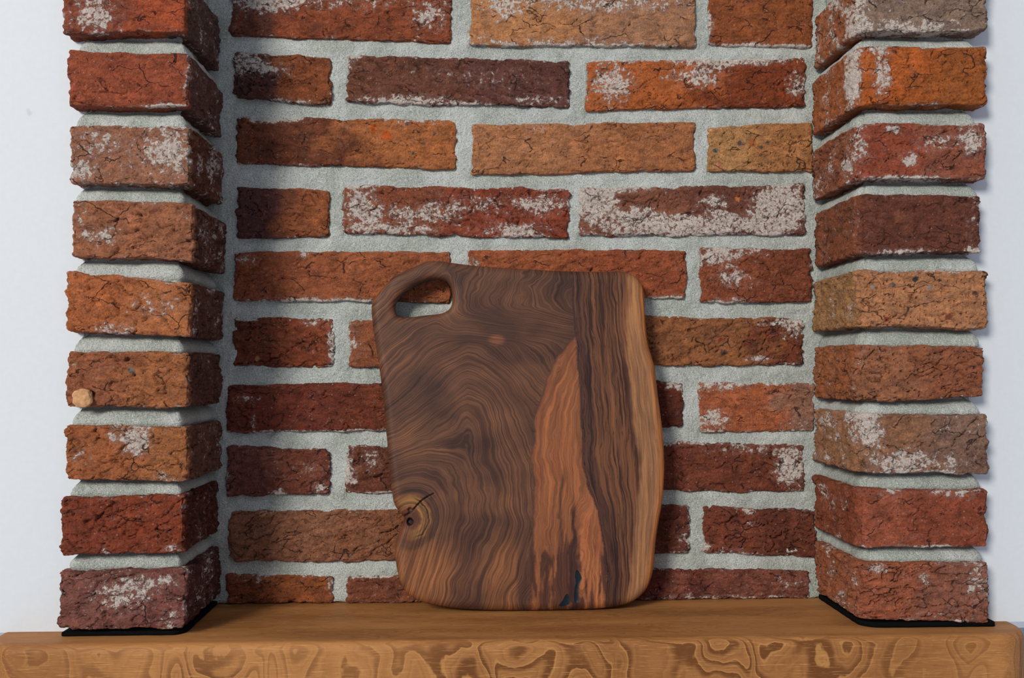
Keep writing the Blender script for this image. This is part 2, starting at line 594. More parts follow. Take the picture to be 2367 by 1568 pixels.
def brick(parent, x0, x1, tl, tr, bl, br, Y0, depth, colA, colB=None, grad=(0.35, 0.65), white=(), spots=(), crack=0.6,
          rough=1.0, edge=0.18, frost=0.0, burn=0.3, pier=None, seed=0, step=0.001, rc=None, pits=0.3, colS=None, label=None, sedge=0.0):
    rnd = random.Random(seed * 13 + 5)
    A, B = at(x0, (tl + bl) / 2, Y0), at(x1, (tr + br) / 2, Y0)
    zTL, zTR, zBL, zBR = at(x0, tl, Y0).z, at(x1, tr, Y0).z, at(x0, bl, Y0).z, at(x1, br, Y0).z
    if pier is None:
        zBL, zBR = max(zBL, ZS), max(zBR, ZS)
    X0, X1 = A.x, B.x
    zt, zbm = (zTL + zTR) / 2, (zBL + zBR) / 2
    h = np.array([(X1 - X0) / 2, depth / 2, (zt - zbm) / 2])
    nx, nz = max(4, int(2 * h[0] / step)), max(4, int(2 * h[2] / step))
    if pier is None:
        vs = np.concatenate([np.linspace(0, 0.011, 9), [0.016, 0.03, depth]]) / depth
    else:
        vs = np.concatenate([np.linspace(0, 0.012, 9), np.linspace(0.0142, depth, 36)]) / depth
    Pn, Q, ring = lattice(np.linspace(-1, 1, nx + 1), vs * 2 - 1, np.linspace(-1, 1, nz + 1))
    p = Pn * h
    r = 0.0032 if pier is None else 0.0028
    # rounded corners of the front outline
    for sx in (-1, 1):
        for sz in (-1, 1):
            key = (sx, sz)
            R = (rc or {}).get(key, 0.003 + 0.004 * rnd.random())
            dx = sx * p[:, 0] - (h[0] - R)
            dz = sz * p[:, 2] - (h[2] - R)
            m = (dx > 0) & (dz > 0)
            a, b = dx[m] / R, dz[m] / R
            p[m, 0] = sx * (h[0] - R + R * a * np.sqrt(1 - b * b / 2))
            p[m, 2] = sz * (h[2] - R + R * b * np.sqrt(1 - a * a / 2))
    inner = np.clip(p, -(h - r), h - r)
    inner[:, 1] = np.clip(p[:, 1], -(h[1] - r), h[1])
    d = p - inner
    ln = np.linalg.norm(d, axis=1)
    n = d / np.maximum(ln, 1e-9)[:, None]
    p = np.where(ln[:, None] > 1e-9, inner + n * r, p)
    if pier == 'R':
        p = round_plan(p, h, (0.014, 0.003))
    elif pier == 'L':
        p = round_plan(p, h, (0.003, 0.002))
    mm = p * 1000 + np.array([seed * 37.7, seed * 11.3, seed * 23.9])
    # relief
    front = p[:, 1] + h[1]
    dxe = h[0] - np.abs(p[:, 0])
    dze = h[2] - np.abs(p[:, 2])
    e = np.minimum(dxe, dze)
    nearedge = 1 - sm(0.0, 0.006, e)
    st = np.array([1 / 26.0, 1 / 9.0, 1 / 6.5])
    tilt = rnd.uniform(-0.25, 0.25)
    ms = mm.copy()
    ms[:, 2] += tilt * mm[:, 0]
    layer = fbm(ms * st, 3)
    tl_ = layer * 3.2 + 0.5 * fbm(mm / 9 + 55, 2)
    tf = tl_ - np.floor(tl_)
    terr = np.floor(tl_) + sm(0.36, 0.64, tf)
    disp = 0.0010 * fbm(mm / 24, 2) + rough * (0.00035 * fbm(mm / 7, 3) + 0.00050 * terr)
    disp += rough * 0.00034 * fbm(mm / 2.3, 2)
    warp = 5.0 * np.stack([pn(ms / 11 + 3.1), pn(ms / 11 + 9.7), pn(ms / 11 + 5.3)], 1)
    cm = fbm(mm / 33 + 40, 2)
    for k, (sc, wid) in enumerate((((34, 20, 13), 0.05), ((20, 14, 7.5), 0.06))):
        cn = np.abs(pn((ms + warp) / np.array(sc) + 20 * k))
        msk = sm(-0.05, 0.30, cm + (crack - 0.55) * 0.9 if k == 0 else -cm + (crack - 0.65) * 0.9)
        disp -= (0.4 + 0.7 * crack) * (0.0030 if k == 0 else 0.0022) * (1 - sm(0.0, wid, cn)) * msk
        # one lip of the crack stands proud
    pit = pn(mm / 2.6 + 71)
    disp -= pits * 0.0022 * sm(0.42, 0.66, pit)
    disp -= nearedge * (0.0009 * np.maximum(0, fbm(mm / 4.0 + 11, 3)) + 0.0004 + 0.002 * sm(0.35, 0.8, fbm(mm / 13 + 29, 2)))
    disp -= 0.0016 * sm(0.30, 0.8, fbm(mm / 15 + 90, 2)) * rough
    disp = np.clip(disp, -0.0048, 0.0018) * (1 - 0.45 * np.abs(n[:, 2]))
    w = p + n * disp[:, None]
    # side wobble of the silhouette so that the outline is not a ruled line
    w[:, 2] += 0.0013 * pn(np.stack([mm[:, 0] / 27, mm[:, 1] * 0 + seed, np.sign(p[:, 2]) * 3.3], 1)) * np.abs(p[:, 2] / h[2])
    w[:, 0] += 0.0010 * pn(np.stack([mm[:, 2] / 17, mm[:, 1] * 0 + seed, np.sign(p[:, 0]) * 5.3], 1)) * np.abs(p[:, 0] / h[0])
    u = np.clip((p[:, 0] + h[0]) / (2 * h[0]), 0, 1)
    vv = np.clip((h[2] - p[:, 2]) / (2 * h[2]), 0, 1)
    top = zTL + (zTR - zTL) * u
    bot = zBL + (zBR - zBL) * u
    z = bot + (top - bot) * ((w[:, 2] + h[2]) / (2 * h[2]))
    if pier is None:
        z = np.maximum(z, ZS + 0.0002)
    W3 = np.stack([w[:, 0] + (X0 + X1) / 2, w[:, 1] + Y0 + h[1], z], 1)
    # ---- clay colour, plus shade painted on the left pillar's inner sides
    ca = lin(colA)
    cb = lin(colB) if colB is not None else ca
    g = sm(grad[0], grad[1], u + 0.22 * fbm(mm / 22 + 5, 2))
    col = ca[None] * (1 - g)[:, None] + cb[None] * g[:, None]
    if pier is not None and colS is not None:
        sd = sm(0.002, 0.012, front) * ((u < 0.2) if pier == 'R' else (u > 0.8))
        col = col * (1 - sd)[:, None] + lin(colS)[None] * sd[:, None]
    v1 = fbm(mm / 14 + 33, 3)
    col = col * (1 + 0.22 * v1)[:, None]
    bn = sm(0.15, 0.75, fbm(mm / 20 + 61, 3)) * burn
    col = col * (1 - bn)[:, None] + DK[None] * bn[:, None]
    on = sm(0.35, 0.85, fbm(mm / 11 + 83, 3)) * 0.35
    col = col * (1 - on)[:, None] + (np.clip(col * np.array([1.4, 1.3, 1.2]), 0, 1)) * on[:, None]
    for (su, sv, sr, sc) in spots:
        dd = np.hypot((u - su) * 2 * h[0], (vv - sv) * 2 * h[2]) * 1000 + 0.32 * sr * fbm(mm / (0.7 * sr) + 9 * su, 2)
        k = (1 - sm(sr * 0.62, sr * 0.85, dd)) * (front < 0.006)
        col = col * (1 - k)[:, None] + lin(sc)[None] * k[:, None]
        W3[:, 1] -= 0.0004 * k
    # ---- lime
    nl = fbm(mm / 6.5 + 140, 4, 0.6)
    wl = np.full(len(p), frost - 0.02) + 0.27 * nl
    reach = 1.0 if pier is None else 1 - 0.85 * (sm(0.002, 0.010, front) if pier == 'L' else sm(0.016, 0.034, front))
    for (su, sv, ru, rv, s) in white:
        q = np.hypot((u - su) / ru, (vv - sv) / rv)
        wl += 1.32 * s * np.clip(1.2 - q, 0, 1) * reach
    rim = 1 - sm(0.0008, 0.0042, e)
    side_lime = (edge + 0.12) * (1.3 * np.clip(0.5 + pn(mm / 20 + 7), 0, 1.2))
    wl = np.minimum(wl, 0.66)
    wl += rim * side_lime
    wl += sedge * (front > 0.004) * nearedge * 0.3
    ctr = np.array([(X0 + X1) / 2, Y0 + h[1], (zt + zbm) / 2])
    me = make_mesh('brick', W3 - ctr, Q, ring)
    col = col * np.array([1.14, 1.50, 1.48])
    attr_color(me, 'tint', np.clip(col, 0.004, 0.9))
    attr_float(me, 'lime', wl)
    o = link('brick', me, M_BRICK, parent, ctr)
    if label:
        o['label'] = label
    return o


GRY = (88, 74, 68)
# (x0, x1, y top-left, y top-right, y bottom-left, y bottom-right, options)
BACK = [
    # course 1 (cut by the top of the picture)
    (530, 1045, -36, -26, 82, 98, dict(colA=(112, 56, 44), colB=(146, 66, 40), grad=(0.05, 0.3), white=[(.12, .35, .18, .3, .55), (.3, .3, .2, .2, .45), (.9, .5, .12, .4, .45), (.6, .3, .2, .2, .3)], crack=.5)),
    (1085, 1610, -26, -16, 104, 108, dict(colA=(196, 118, 76), colB=(176, 110, 80), frost=.10, white=[(.55, .2, .6, .25, .35), (.4, 1, .5, .2, .35), (.15, .4, .1, .3, .3)], crack=.45, rough=.6, burn=.05)),
    (1635, 1882, -14, -10, 106, 110, dict(colA=(150, 72, 38), white=[(.5, 1.0, .6, .1, .55), (.02, .55, .06, .2, .5)], crack=.5, rough=.6, burn=.15)),
    # course 2
    (537, 766, 117, 131, 224, 244, dict(colA=(92, 48, 42), colB=(146, 70, 40), grad=(.3, .6), white=[(.15, .25, .25, .35, .6), (.45, .35, .2, .25, .42), (.6, .95, .3, .12, .35)], crack=1.0, rc={(-1, -1): .012})),
    (800, 1318, 126, 139, 236, 248, dict(colA=(118, 62, 46), colB=(108, 56, 48), white=[(.3, .95, .3, .2, .5), (.6, .4, .35, .3, .22), (.85, .85, .2, .15, .4), (.02, .1, .05, .3, .4)], crack=.7, rough=1.25, frost=.03, burn=.35)),
    (1353, 1865, 139, 131, 256, 246, dict(colA=(186, 88, 42), colB=(136, 56, 28), grad=(.45, .7), white=[(.12, .45, .13, .5, .6), (.5, .35, .18, .3, .5), (.72, .08, .25, .15, .5), (.95, .55, .06, .35, .5), (.5, .05, .5, .08, .3)], crack=.75, rough=.8, rc={(1, 1): .009}, burn=.1)),
    # course 3
    (543, 1057, 270, 276, 381, 391, dict(colA=(120, 58, 38), colB=(184, 98, 56), grad=(.35, .7), white=[(.17, .02, .14, .14, .8), (.8, .05, .2, .08, .35)], spots=[(.68, .35, 7, (206, 86, 34)), (.62, .2, 5, (206, 86, 34)), (.85, .5, 1.8, GRY), (.8, .7, 2.0, GRY), (.9, .3, 1.8, GRY), (.75, .15, 1.6, GRY), (.77, .1, 2.4, (110, 80, 80))], crack=.5, pits=.6, rc={(-1, -1): .008})),
    (1090, 1610, 286, 281, 406, 394, dict(colA=(184, 108, 72), colB=(176, 98, 62), white=[(.3, .1, .08, .1, .3)], crack=.6, rough=.75, burn=.03, edge=.08, rc={(1, 1): .008, (1, -1): .007})),
    (1635, 1882, 291, 279, 394, 398, dict(colA=(190, 122, 78), colB=(182, 108, 66), spots=[(.3, .42, 3.2, GRY), (.07, .55, 3.4, (84, 80, 78)), (.5, .5, 2.2, GRY), (.56, .4, 2, GRY), (.42, .4, 5, (196, 100, 56)), (.5, .66, 1.8, GRY), (.1, .9, 5, (206, 120, 88))], crack=.9, rough=.8, burn=.0, edge=.1)),
    # course 4; first brick's left end coloured darker for the pillar's shadow
    (545, 763, 430, 436, 551, 548, dict(colA=(96, 50, 46), colB=(156, 78, 46), grad=(.25, .65), crack=.7, rough=.8, edge=.12, burn=.15, rc={(1, 1): .009, (1, -1): .008})),
    (790, 1318, 426, 436, 541, 552, dict(colA=(146, 70, 46), colB=(146, 60, 40), frost=.05, white=[(.08, .4, .1, .6, .5), (.3, .6, .25, .3, .42), (.6, .35, .25, .3, .3), (.88, .3, .12, .3, .5), (.75, .85, .2, .2, .5), (.2, .9, .25, .15, .4)], spots=[(.115, .38, 4.0, (214, 178, 150))], crack=.9, rough=1.3, rc={(-1, -1): .009, (-1, 1): .007})),
    (1338, 1862, 431, 425, 545, 545, dict(colA=(140, 76, 56), colB=(120, 62, 48), frost=.06, white=[(.06, .35, .12, .4, .85), (.88, .5, .14, .6, .95), (.45, .8, .45, .28, .75), (.25, .55, .1, .2, .5), (.6, .35, .08, .2, .55), (.12, .05, .3, .12, .5), (.63, .6, .05, .12, .7)], spots=[(.7, .25, 3.6, (206, 106, 56)), (.59, .2, 2.5, (200, 130, 96))], crack=.8, rough=1.2)),
    # course 5
    (538, 1042, 581, 579, 697, 701, dict(colA=(150, 70, 44), colB=(168, 84, 52), grad=(.1, .5), white=[(.35, 1.0, .35, .14, .55), (.05, .15, .08, .2, .35), (.32, .08, .04, .1, .5)], crack=.55, rough=.8, burn=.15)),
    (1081, 1590, 577, 577, 694, 692, dict(colA=(166, 80, 48), colB=(158, 72, 44), white=[(.9, 1., .12, .14, .5), (.02, .3, .04, .2, .4)], crack=.6, rough=.8, burn=.1, edge=.1, rc={(1, 1): .010, (1, -1): .012})),
    (1618, 1880, 570, 575, 702, 698, dict(colA=(150, 70, 44), colB=(134, 62, 40), white=[(.15, .15, .22, .25, .7), (.3, .55, .22, .25, .5), (.25, 1, .25, .12, .5), (.5, .1, .2, .15, .4)], crack=.8)),
    # course 6
    (535, 773, 729, 735, 850, 850, dict(colA=(122, 54, 34), colB=(140, 62, 38), white=[(.97, .5, .07, .5, .55), (.8, .1, .2, .12, .35)], crack=1.3, rough=1.1, burn=.25, spots=[(.25, .83, 2.8, (176, 110, 76))])),
    (805, 1318, 738, 735, 850, 850, dict(colA=(156, 80, 52), white=[(.02, .5, .06, .5, .35)], crack=.5, step=.0018)),
    (1350, 1858, 727, 736, 848, 845, dict(colA=(156, 86, 52), colB=(124, 56, 36), grad=(.65, .9), white=[(.95, .2, .08, .3, .5), (.8, .85, .08, .1, .5), (.85, .1, .2, .1, .35)], spots=[(.63, .72, 4.2, (84, 52, 46)), (.62, .45, 3, (150, 58, 38))], crack=.7, rough=1.3, pits=.8, burn=.3)),
    # course 7
    (522, 1040, 889, 881, 1001, 998, dict(colA=(118, 48, 34), colB=(128, 56, 36), white=[(.08, .3, .08, .15, .35), (.5, 1., .5, .06, .4), (.13, .8, .02, .2, .4)], crack=.7, burn=.3, rough=.9)),
    (1076, 1582, 880, 881, 990, 990, dict(colA=(104, 42, 28), white=[(.96, .08, .06, .15, .6)], crack=.5, burn=.4, rc={(1, -1): .009, (1, 1): .009})),
    (1615, 1885, 884, 884, 1001, 999, dict(colA=(176, 86, 54), colB=(160, 100, 80), grad=(.6, .9), white=[(.12, .75, .18, .3, .6), (.15, .1, .3, .12, .45), (.85, .85, .25, .25, .25), (.5, .02, .5, .08, .35)], crack=.6, rough=.8, burn=.0)),
    # course 8
    (522, 762, 1031, 1036, 1150, 1145, dict(colA=(122, 62, 52), colB=(126, 60, 44), white=[(.05, .5, .07, .5, .2), (.5, .93, .1, .1, .5), (.9, .85, .1, .15, .45), (.82, .45, .1, .2, .25)], crack=.6, rough=.8, frost=.03, rc={(1, 1): .013})),
    (797, 1308, 1030, 1026, 1143, 1140, dict(colA=(116, 56, 40), white=[(.02, .6, .05, .5, .5), (.12, .3, .06, .3, .4), (.15, 1, .1, .1, .5)], crack=.9, rough=1.2)),
    (1340, 1862, 1019, 1026, 1136, 1139, dict(colA=(122, 54, 40), colB=(124, 56, 38), white=[(.93, .5, .09, .45, .75), (.75, .12, .25, .15, .38), (.35, 0, .2, .15, .4)], crack=.8, burn=.2)),
    # course 9
    (527, 1045, 1181, 1176, 1302, 1299, dict(colA=(152, 88, 64), colB=(146, 80, 54), white=[(.17, .03, .05, .1, .4)], spots=[(.15, .06, 4, (198, 130, 92))], crack=.9, rough=1.0, burn=.1, edge=.1, rc={(-1, -1): .015})),
    (1080, 1596, 1166, 1167, 1278, 1280, dict(colA=(104, 46, 34), white=[(.97, .7, .05, .3, .3)], crack=.6, rc={(1, -1): .008})),
    (1625, 1888, 1168, 1180, 1280, 1292, dict(colA=(132, 60, 42), colB=(116, 52, 36), white=[(.4, .1, .08, .1, .5), (.42, .35, .06, .08, .4), (.3, .95, .3, .1, .35), (.03, .85, .05, .1, .6)], crack=1.2, rough=1.1)),
    # course 10 (stands on the shelf)
    (520, 770, 1328, 1331, 1410, 1410, dict(colA=(140, 66, 38), colB=(156, 76, 40), white=[(.3, .2, .25, .25, .3), (.97, .4, .06, .4, .4)], crack=.7)),
    (800, 1306, 1331, 1329, 1410, 1410, dict(colA=(132, 66, 46), white=[(.1, .05, .2, .1, .4)], crack=.7)),
    (1340, 1874, 1311, 1319, 1410, 1410, dict(colA=(112, 48, 38), colB=(132, 66, 52), white=[(.6, .9, .5, .2, .3), (.9, .4, .12, .4, .25)], crack=.7, frost=.02)),
]
# the mortar bed sits deeper behind each brick body
_me = wall_back.data
_co = np.empty(len(_me.vertices) * 3, np.float32)
_me.vertices.foreach_get('co', _co)
_co = _co.reshape(-1, 3)
for (a, b, c, d, e, f, kw) in BACK:
    _p0, _p1 = at(a, f, 0), at(b, d, 0)
    _zt, _zb = min(at(a, c, 0).z, at(b, d, 0).z), max(at(a, e, 0).z, at(b, f, 0).z)
    _k = sm(0.003, 0.0065, np.minimum(np.minimum(_co[:, 0] - _p0.x, _p1.x - _co[:, 0]), np.minimum(_co[:, 2] - _zb, _zt - _co[:, 2])))
    _co[:, 1] += 0.009 * _k * (_co[:, 1] < 0.02)
for (a, b, c, d, e, f, kw) in BACK:
    _p0, _p1 = at(a, e, 0), at(b, f, 0)
    _zl = _p0.z + (_p1.z - _p0.z) * np.clip((_co[:, 0] - _p0.x) / (_p1.x - _p0.x), 0, 1)
    _in = sm(-0.001, 0.002, _co[:, 0] - _p0.x) * sm(-0.001, 0.002, _p1.x - _co[:, 0])
    _dz = _zl - _co[:, 2]
    _co[:, 1] += 0.0022 * _in * sm(0.006, 0.001, _dz) * (_dz > -0.004) * (_co[:, 1] < 0.02)
_me.vertices.foreach_set('co', _co.ravel())
_me.update()
for i, (a, b, c, d, e, f, kw) in enumerate(BACK):
    rr = random.Random(i)
    brick(wall_back, a, b, c, d, e, f, rr.uniform(-0.0016, 0.0006), 0.06, seed=i + 1, **kw)

LEFT = [  # colS darkens each inner side, its shade put into the colour
    (142, 432, -64, -62, 76, 74, dict(colA=(146, 64, 44), colB=(174, 72, 42), white=[(.25, .6, .25, .3, .5), (.3, .85, .25, .15, .4)], crack=.5, colS=(96, 60, 50), burn=.3)),
    (152, 437, 115, 123, 244, 249, dict(colA=(158, 70, 46), white=[(.98, .4, .05, .6, .3), (.8, .98, .2, .08, .5)], crack=.6, rough=.8, burn=.1, edge=.12, colS=(104, 60, 50))),
    (160, 441, 287, 291, 424, 426, dict(colA=(166, 98, 74), frost=.13, white=[(.25, .3, .25, .3, .3), (.8, .45, .3, .45, .5), (.1, .8, .15, .2, .5)], crack=.8, burn=.1, colS=(106, 50, 32))),
    (163, 448, 459, 470, 592, 604, dict(colA=(166, 92, 64), white=[(.25, .62, .2, .2, .5), (.08, .3, .1, .4, .35), (.92, .2, .1, .2, .3)], crack=.9, burn=.08, colS=(100, 50, 36))),
    (149, 441, 627, 652, 766, 780, dict(colA=(182, 92, 54), colB=(186, 100, 60), white=[(.75, .5, .35, .3, .34), (.4, .9, .25, .12, .45)], crack=.9, burn=.05, colS=(106, 56, 42))),
    (150, 436, 810, 815, 941, 946, dict(colA=(160, 84, 56), colB=(170, 92, 56), crack=1.0, burn=.1, edge=.08, spots=[(.53, .33, 4.0, (128, 100, 90)), (.07, .25, 2.6, (206, 146, 104))], colS=(104, 54, 42), pits=.5)),
    (148, 436, 981, 986, 1110, 1116, dict(colA=(172, 88, 52), colB=(172, 94, 56), white=[(.58, .25, .14, .4, .75), (.4, .15, .08, .25, .45), (.8, .9, .12, .1, .5), (.12, .55, .1, .3, .25)], crack=1.1, burn=.05, colS=(116, 64, 50))),
    (138, 427, 1151, 1145, 1286, 1279, dict(colA=(136, 56, 36), colB=(140, 56, 32), white=[(.37, .92, .05, .1, .4), (.9, .9, .1, .1, .45), (.98, .3, .03, .15, .4)], crack=1.2, rough=1.1, burn=.2, edge=.1, colS=(92, 36, 24))),
    (132, 431, 1321, 1316, 1458, 1455, dict(colA=(136, 74, 64), colB=(128, 66, 58), frost=.08, white=[(.5, .4, .3, .4, .42), (.8, .2, .2, .15, .4), (.9, .8, .12, .3, .3)], crack=1.1, rough=1.2, burn=.25, colS=(92, 44, 38), rc={(1, -1): .011})),
]
RIGHT = [
    (1982, 2284, -64, -64, 74, 72, dict(colA=(146, 106, 90), frost=.14, white=[(.4, .9, .5, .15, .4), (.05, .6, .08, .5, .4)], crack=.6, burn=.15, colS=(168, 86, 48), rough=1.1)),
    (1976, 2285, 106, 104, 244, 242, dict(colA=(186, 84, 34), colB=(168, 82, 36), white=[(.02, .5, .06, .6, .6), (.2, .5, .09, .45, .65), (.15, .08, .2, .1, .4)], crack=.7, burn=.05, rough=.8, colS=(170, 84, 46))),
    (1976, 2283, 283, 283, 416, 414, dict(colA=(158, 68, 46), colB=(152, 76, 56), white=[(.05, .4, .07, .6, .45), (.42, .65, .07, .15, .7), (.87, .3, .12, .35, .55), (.6, .35, .2, .25, .34), (.4, .98, .4, .1, .4), (.3, .12, .1, .1, .5)], crack=.8, frost=.05, colS=(150, 76, 50))),
    (1984, 2272, 446, 452, 587, 583, dict(colA=(112, 54, 40), white=[(.35, .97, .35, .08, .5), (.93, .95, .1, .08, .5), (.93, .5, .08, .5, .3)], spots=[(.33, .4, 7, (140, 72, 48))], crack=.6, burn=.3, edge=.1, colS=(140, 70, 44))),
    (1980, 2285, 624, 624, 757, 760, dict(colA=(190, 114, 78), spots=[(.45, .16, 3.2, (70, 54, 50)), (.9, .4, 3.0, (100, 64, 52)), (.28, .25, 2.6, GRY), (.63, .18, 1.8, (50, 40, 36)), (.12, .3, 2.4, (160, 140, 140)), (.22, .85, 3.4, (150, 58, 34)), (.7, .8, 3.8, (140, 66, 46)), (.55, .3, 2.6, (150, 124, 118)), (.4, .45, 2.2, (150, 70, 44))], crack=.5, pits=1.2, rough=1.2, burn=.0, white=[(.5, .02, .5, .08, .3)], colS=(172, 110, 70))),
    (1982, 2278, 797, 800, 930, 919, dict(colA=(164, 92, 64), colB=(154, 80, 54), crack=1.1, burn=.1, edge=.1, colS=(164, 86, 52), rough=1.1, white=[(.05, .2, .05, .3, .3)])),
    (1980, 2288, 956, 959, 1096, 1098, dict(colA=(156, 96, 70), colB=(140, 92, 76), white=[(.1, .25, .12, .4, .85), (.3, .8, .25, .25, .5), (.6, .8, .4, .25, .32), (.8, .2, .3, .2, .25)], crack=.7, frost=.05, colS=(172, 106, 74), rough=1.1)),
    (1982, 2287, 1131, 1133, 1268, 1267, dict(colA=(154, 72, 50), colB=(150, 66, 44), white=[(.25, .08, .2, .12, .38), (.75, .08, .25, .12, .4), (.55, .98, .3, .06, .5)], crack=.5, rough=.8, burn=.1, colS=(140, 62, 36))),
    (1984, 2290, 1301, 1301, 1434, 1442, dict(colA=(166, 82, 56), colB=(150, 82, 64), white=[(.15, .12, .1, .1, .6), (.9, .35, .14, .4, .42), (.5, .25, .06, .15, .5), (.6, .85, .4, .2, .22)], crack=1.3, rough=1.0, burn=.08, frost=.02, colS=(164, 82, 52), rc={(-1, -1): .008})),
]
JL, JR = joint_profile(LEFT), joint_profile(RIGHT)
pillar_left = slab('brick_pillar', XLO + 0.0042, XLI - 0.0085, YF + 0.0095, 0.004, zb, ZTOP, 0.0018, M_MORTAR, lambda P: JL(P, 31.0), 31.0, 0.004, ysp)
pillar_right = slab('brick_pillar', XRI + 0.0075, XRO - 0.0050, YF + 0.0090, 0.004, zb, ZTOP, 0.0018, M_MORTAR, lambda P: JR(P, 57.0), 57.0, 0.004, ysp, (0.012, 0))
tag(pillar_left, 'square-cornered pillar of stacked red bricks against the left white wall', 'brick pillar', 'structure')
tag(pillar_right, 'round-cornered pillar of stacked bricks against the right white wall', 'brick pillar', 'structure')

# black strips added to fill the dark gap between the pillars and the shelf
M_STRIP = plain('matte_black', (14, 14, 15), 0.95, 0.0, 0.05)
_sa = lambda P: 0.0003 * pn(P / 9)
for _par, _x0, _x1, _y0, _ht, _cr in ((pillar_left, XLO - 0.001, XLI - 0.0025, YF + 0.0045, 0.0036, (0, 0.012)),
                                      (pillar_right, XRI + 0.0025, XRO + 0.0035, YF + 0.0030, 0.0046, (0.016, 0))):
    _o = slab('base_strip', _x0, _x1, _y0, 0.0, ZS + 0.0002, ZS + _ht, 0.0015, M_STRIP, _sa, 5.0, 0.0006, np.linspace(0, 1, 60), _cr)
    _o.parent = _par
    _o['label'] = 'black strip filling the gap under the lowest brick'
pebble_host = None
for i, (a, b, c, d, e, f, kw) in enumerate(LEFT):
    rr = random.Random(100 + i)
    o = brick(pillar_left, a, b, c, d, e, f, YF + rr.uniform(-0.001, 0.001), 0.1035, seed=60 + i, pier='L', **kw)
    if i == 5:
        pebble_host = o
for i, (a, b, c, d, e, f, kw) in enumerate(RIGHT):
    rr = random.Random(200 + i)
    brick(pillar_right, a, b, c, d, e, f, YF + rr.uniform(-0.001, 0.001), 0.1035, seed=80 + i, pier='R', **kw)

# pale pebble baked into a brick of the left pillar
Pn, Q, ring = lattice(np.linspace(-1, 1, 13), np.linspace(-1, 1, 13), np.linspace(-1, 1, 13))
q = Pn / np.linalg.norm(Pn, axis=1)[:, None]
q = np.sign(q) * np.abs(q) ** 0.82
pc = at(191, 921, YF - 0.001)
q = q * np.array([0.0079, 0.0030, 0.0074]) * (1 + 0.16 * pn(q * 1.9 + 4) + 0.05 * pn(q * 6))[:, None]
pe = link('pebble', make_mesh('pebble', q, Q, ring), M_PEBBLE, pebble_host, Vector(pc) - pebble_host.location)
pe['label'] = 'pale tan pebble baked into the brick face'

# ------------------------------------------------------------------ mantel shelf
YSF = -0.127
SX0, SX1 = at(-60, 1480, YSF).x, at(2408, 1480, YSF).x
h = np.array([(SX1 - SX0) / 2, (0.03 - YSF) / 2, SH_T / 2])
us = np.unique(np.concatenate([np.linspace(-1, -1 + 0.075, 22), np.linspace(-1 + 0.075, 1 - 0.075, 200), np.linspace(1 - 0.075, 1, 22)]))
Pn, Q, ring = lattice(us, np.concatenate([np.linspace(-1, -0.4, 24), np.linspace(-0.35, 1, 10)]), np.linspace(-1, 1, 31))
p = Pn * h
r = 0.0065
hr = h.copy()
inner = np.clip(p, -(h - r), h - r)
inner[:, 1] = np.clip(p[:, 1], -(h[1] - r), h[1])
d = p - inner
ln = np.linalg.norm(d, axis=1)
n = d / np.maximum(ln, 1e-9)[:, None]
p = np.where(ln[:, None] > 1e-9, inner + n * r, p)
p = round_plan(p, h, (0.034, 0.036))
cs = np.array([(SX0 + SX1) / 2, YSF + h[1], ZS - SH_T / 2])
p = p + n * (0.0004 * pn((p + cs) * 1000 / 60))[:, None] * (np.abs(n[:, 2]) < 0.5)[:, None]
shelf = link('mantel_shelf', make_mesh('mantel_shelf', p, Q, ring), M_SHELF, None, cs)
tag(shelf, 'thick oiled wooden mantel shelf with swirling grain under the brick recess', 'shelf')

# ------------------------------------------------------------------ cutting board
OUT = [(990, 600), (977, 604), (948, 617), (913, 632), (889, 657), (868, 680), (859, 696), (857, 718), (860, 750), (863, 773), (871, 824), (879, 879),
       (886, 933), (891, 997), (893, 1016), (897, 1064), (902, 1112), (906, 1148), (912, 1170), (925, 1188), (932, 1197), (930, 1210), (921, 1231),
       (914, 1254), (912, 1279), (915, 1311), (923, 1344), (936, 1369), (955, 1385), (987, 1398), (1045, 1408), (1109, 1413), (1205, 1414), (1302, 1413),
       (1382, 1410), (1430, 1404), (1462, 1394), (1485, 1378), (1501, 1356), (1510, 1331), (1515, 1302), (1517, 1276), (1520, 1244), (1526, 1205),
       (1534, 1160), (1538, 1112), (1539, 1064), (1537, 1016), (1535, 997), (1531, 965), (1525, 920), (1520, 879), (1517, 850), (1510, 824), (1502, 798),
       (1497, 763), (1494, 724), (1493, 686), (1489, 663), (1481, 647), (1469, 635), (1453, 627), (1430, 624), (1382, 625), (1302, 623), (1205, 618),
       (1141, 614), (1093, 610), (1045, 604), (1019, 600)]
HOLE = [(913, 718), (912, 705), (916, 692), (932, 675), (958, 657), (984, 646), (1009, 642), (1029, 646), (1040, 657), (1044, 673), (1045, 692),
        (1042, 707), (1032, 717), (1016, 723), (981, 727), (948, 731), (929, 732), (918, 727)]
KNOT = [(914, 1174), (922, 1153), (942, 1139), (968, 1137), (990, 1147), (1005, 1168), (1011, 1195), (1004, 1222), (988, 1244), (962, 1256), (938, 1254), (917, 1246)]
RESIN = [[(1333, 1316), (1341, 1326), (1345, 1338), (1339, 1350), (1336, 1366), (1337, 1385), (1331, 1396), (1327, 1384), (1328, 1364), (1331, 1345), (1329, 1330)],
         [(1310, 1372), (1316, 1380), (1317, 1394), (1306, 1401), (1292, 1400), (1300, 1388)]]


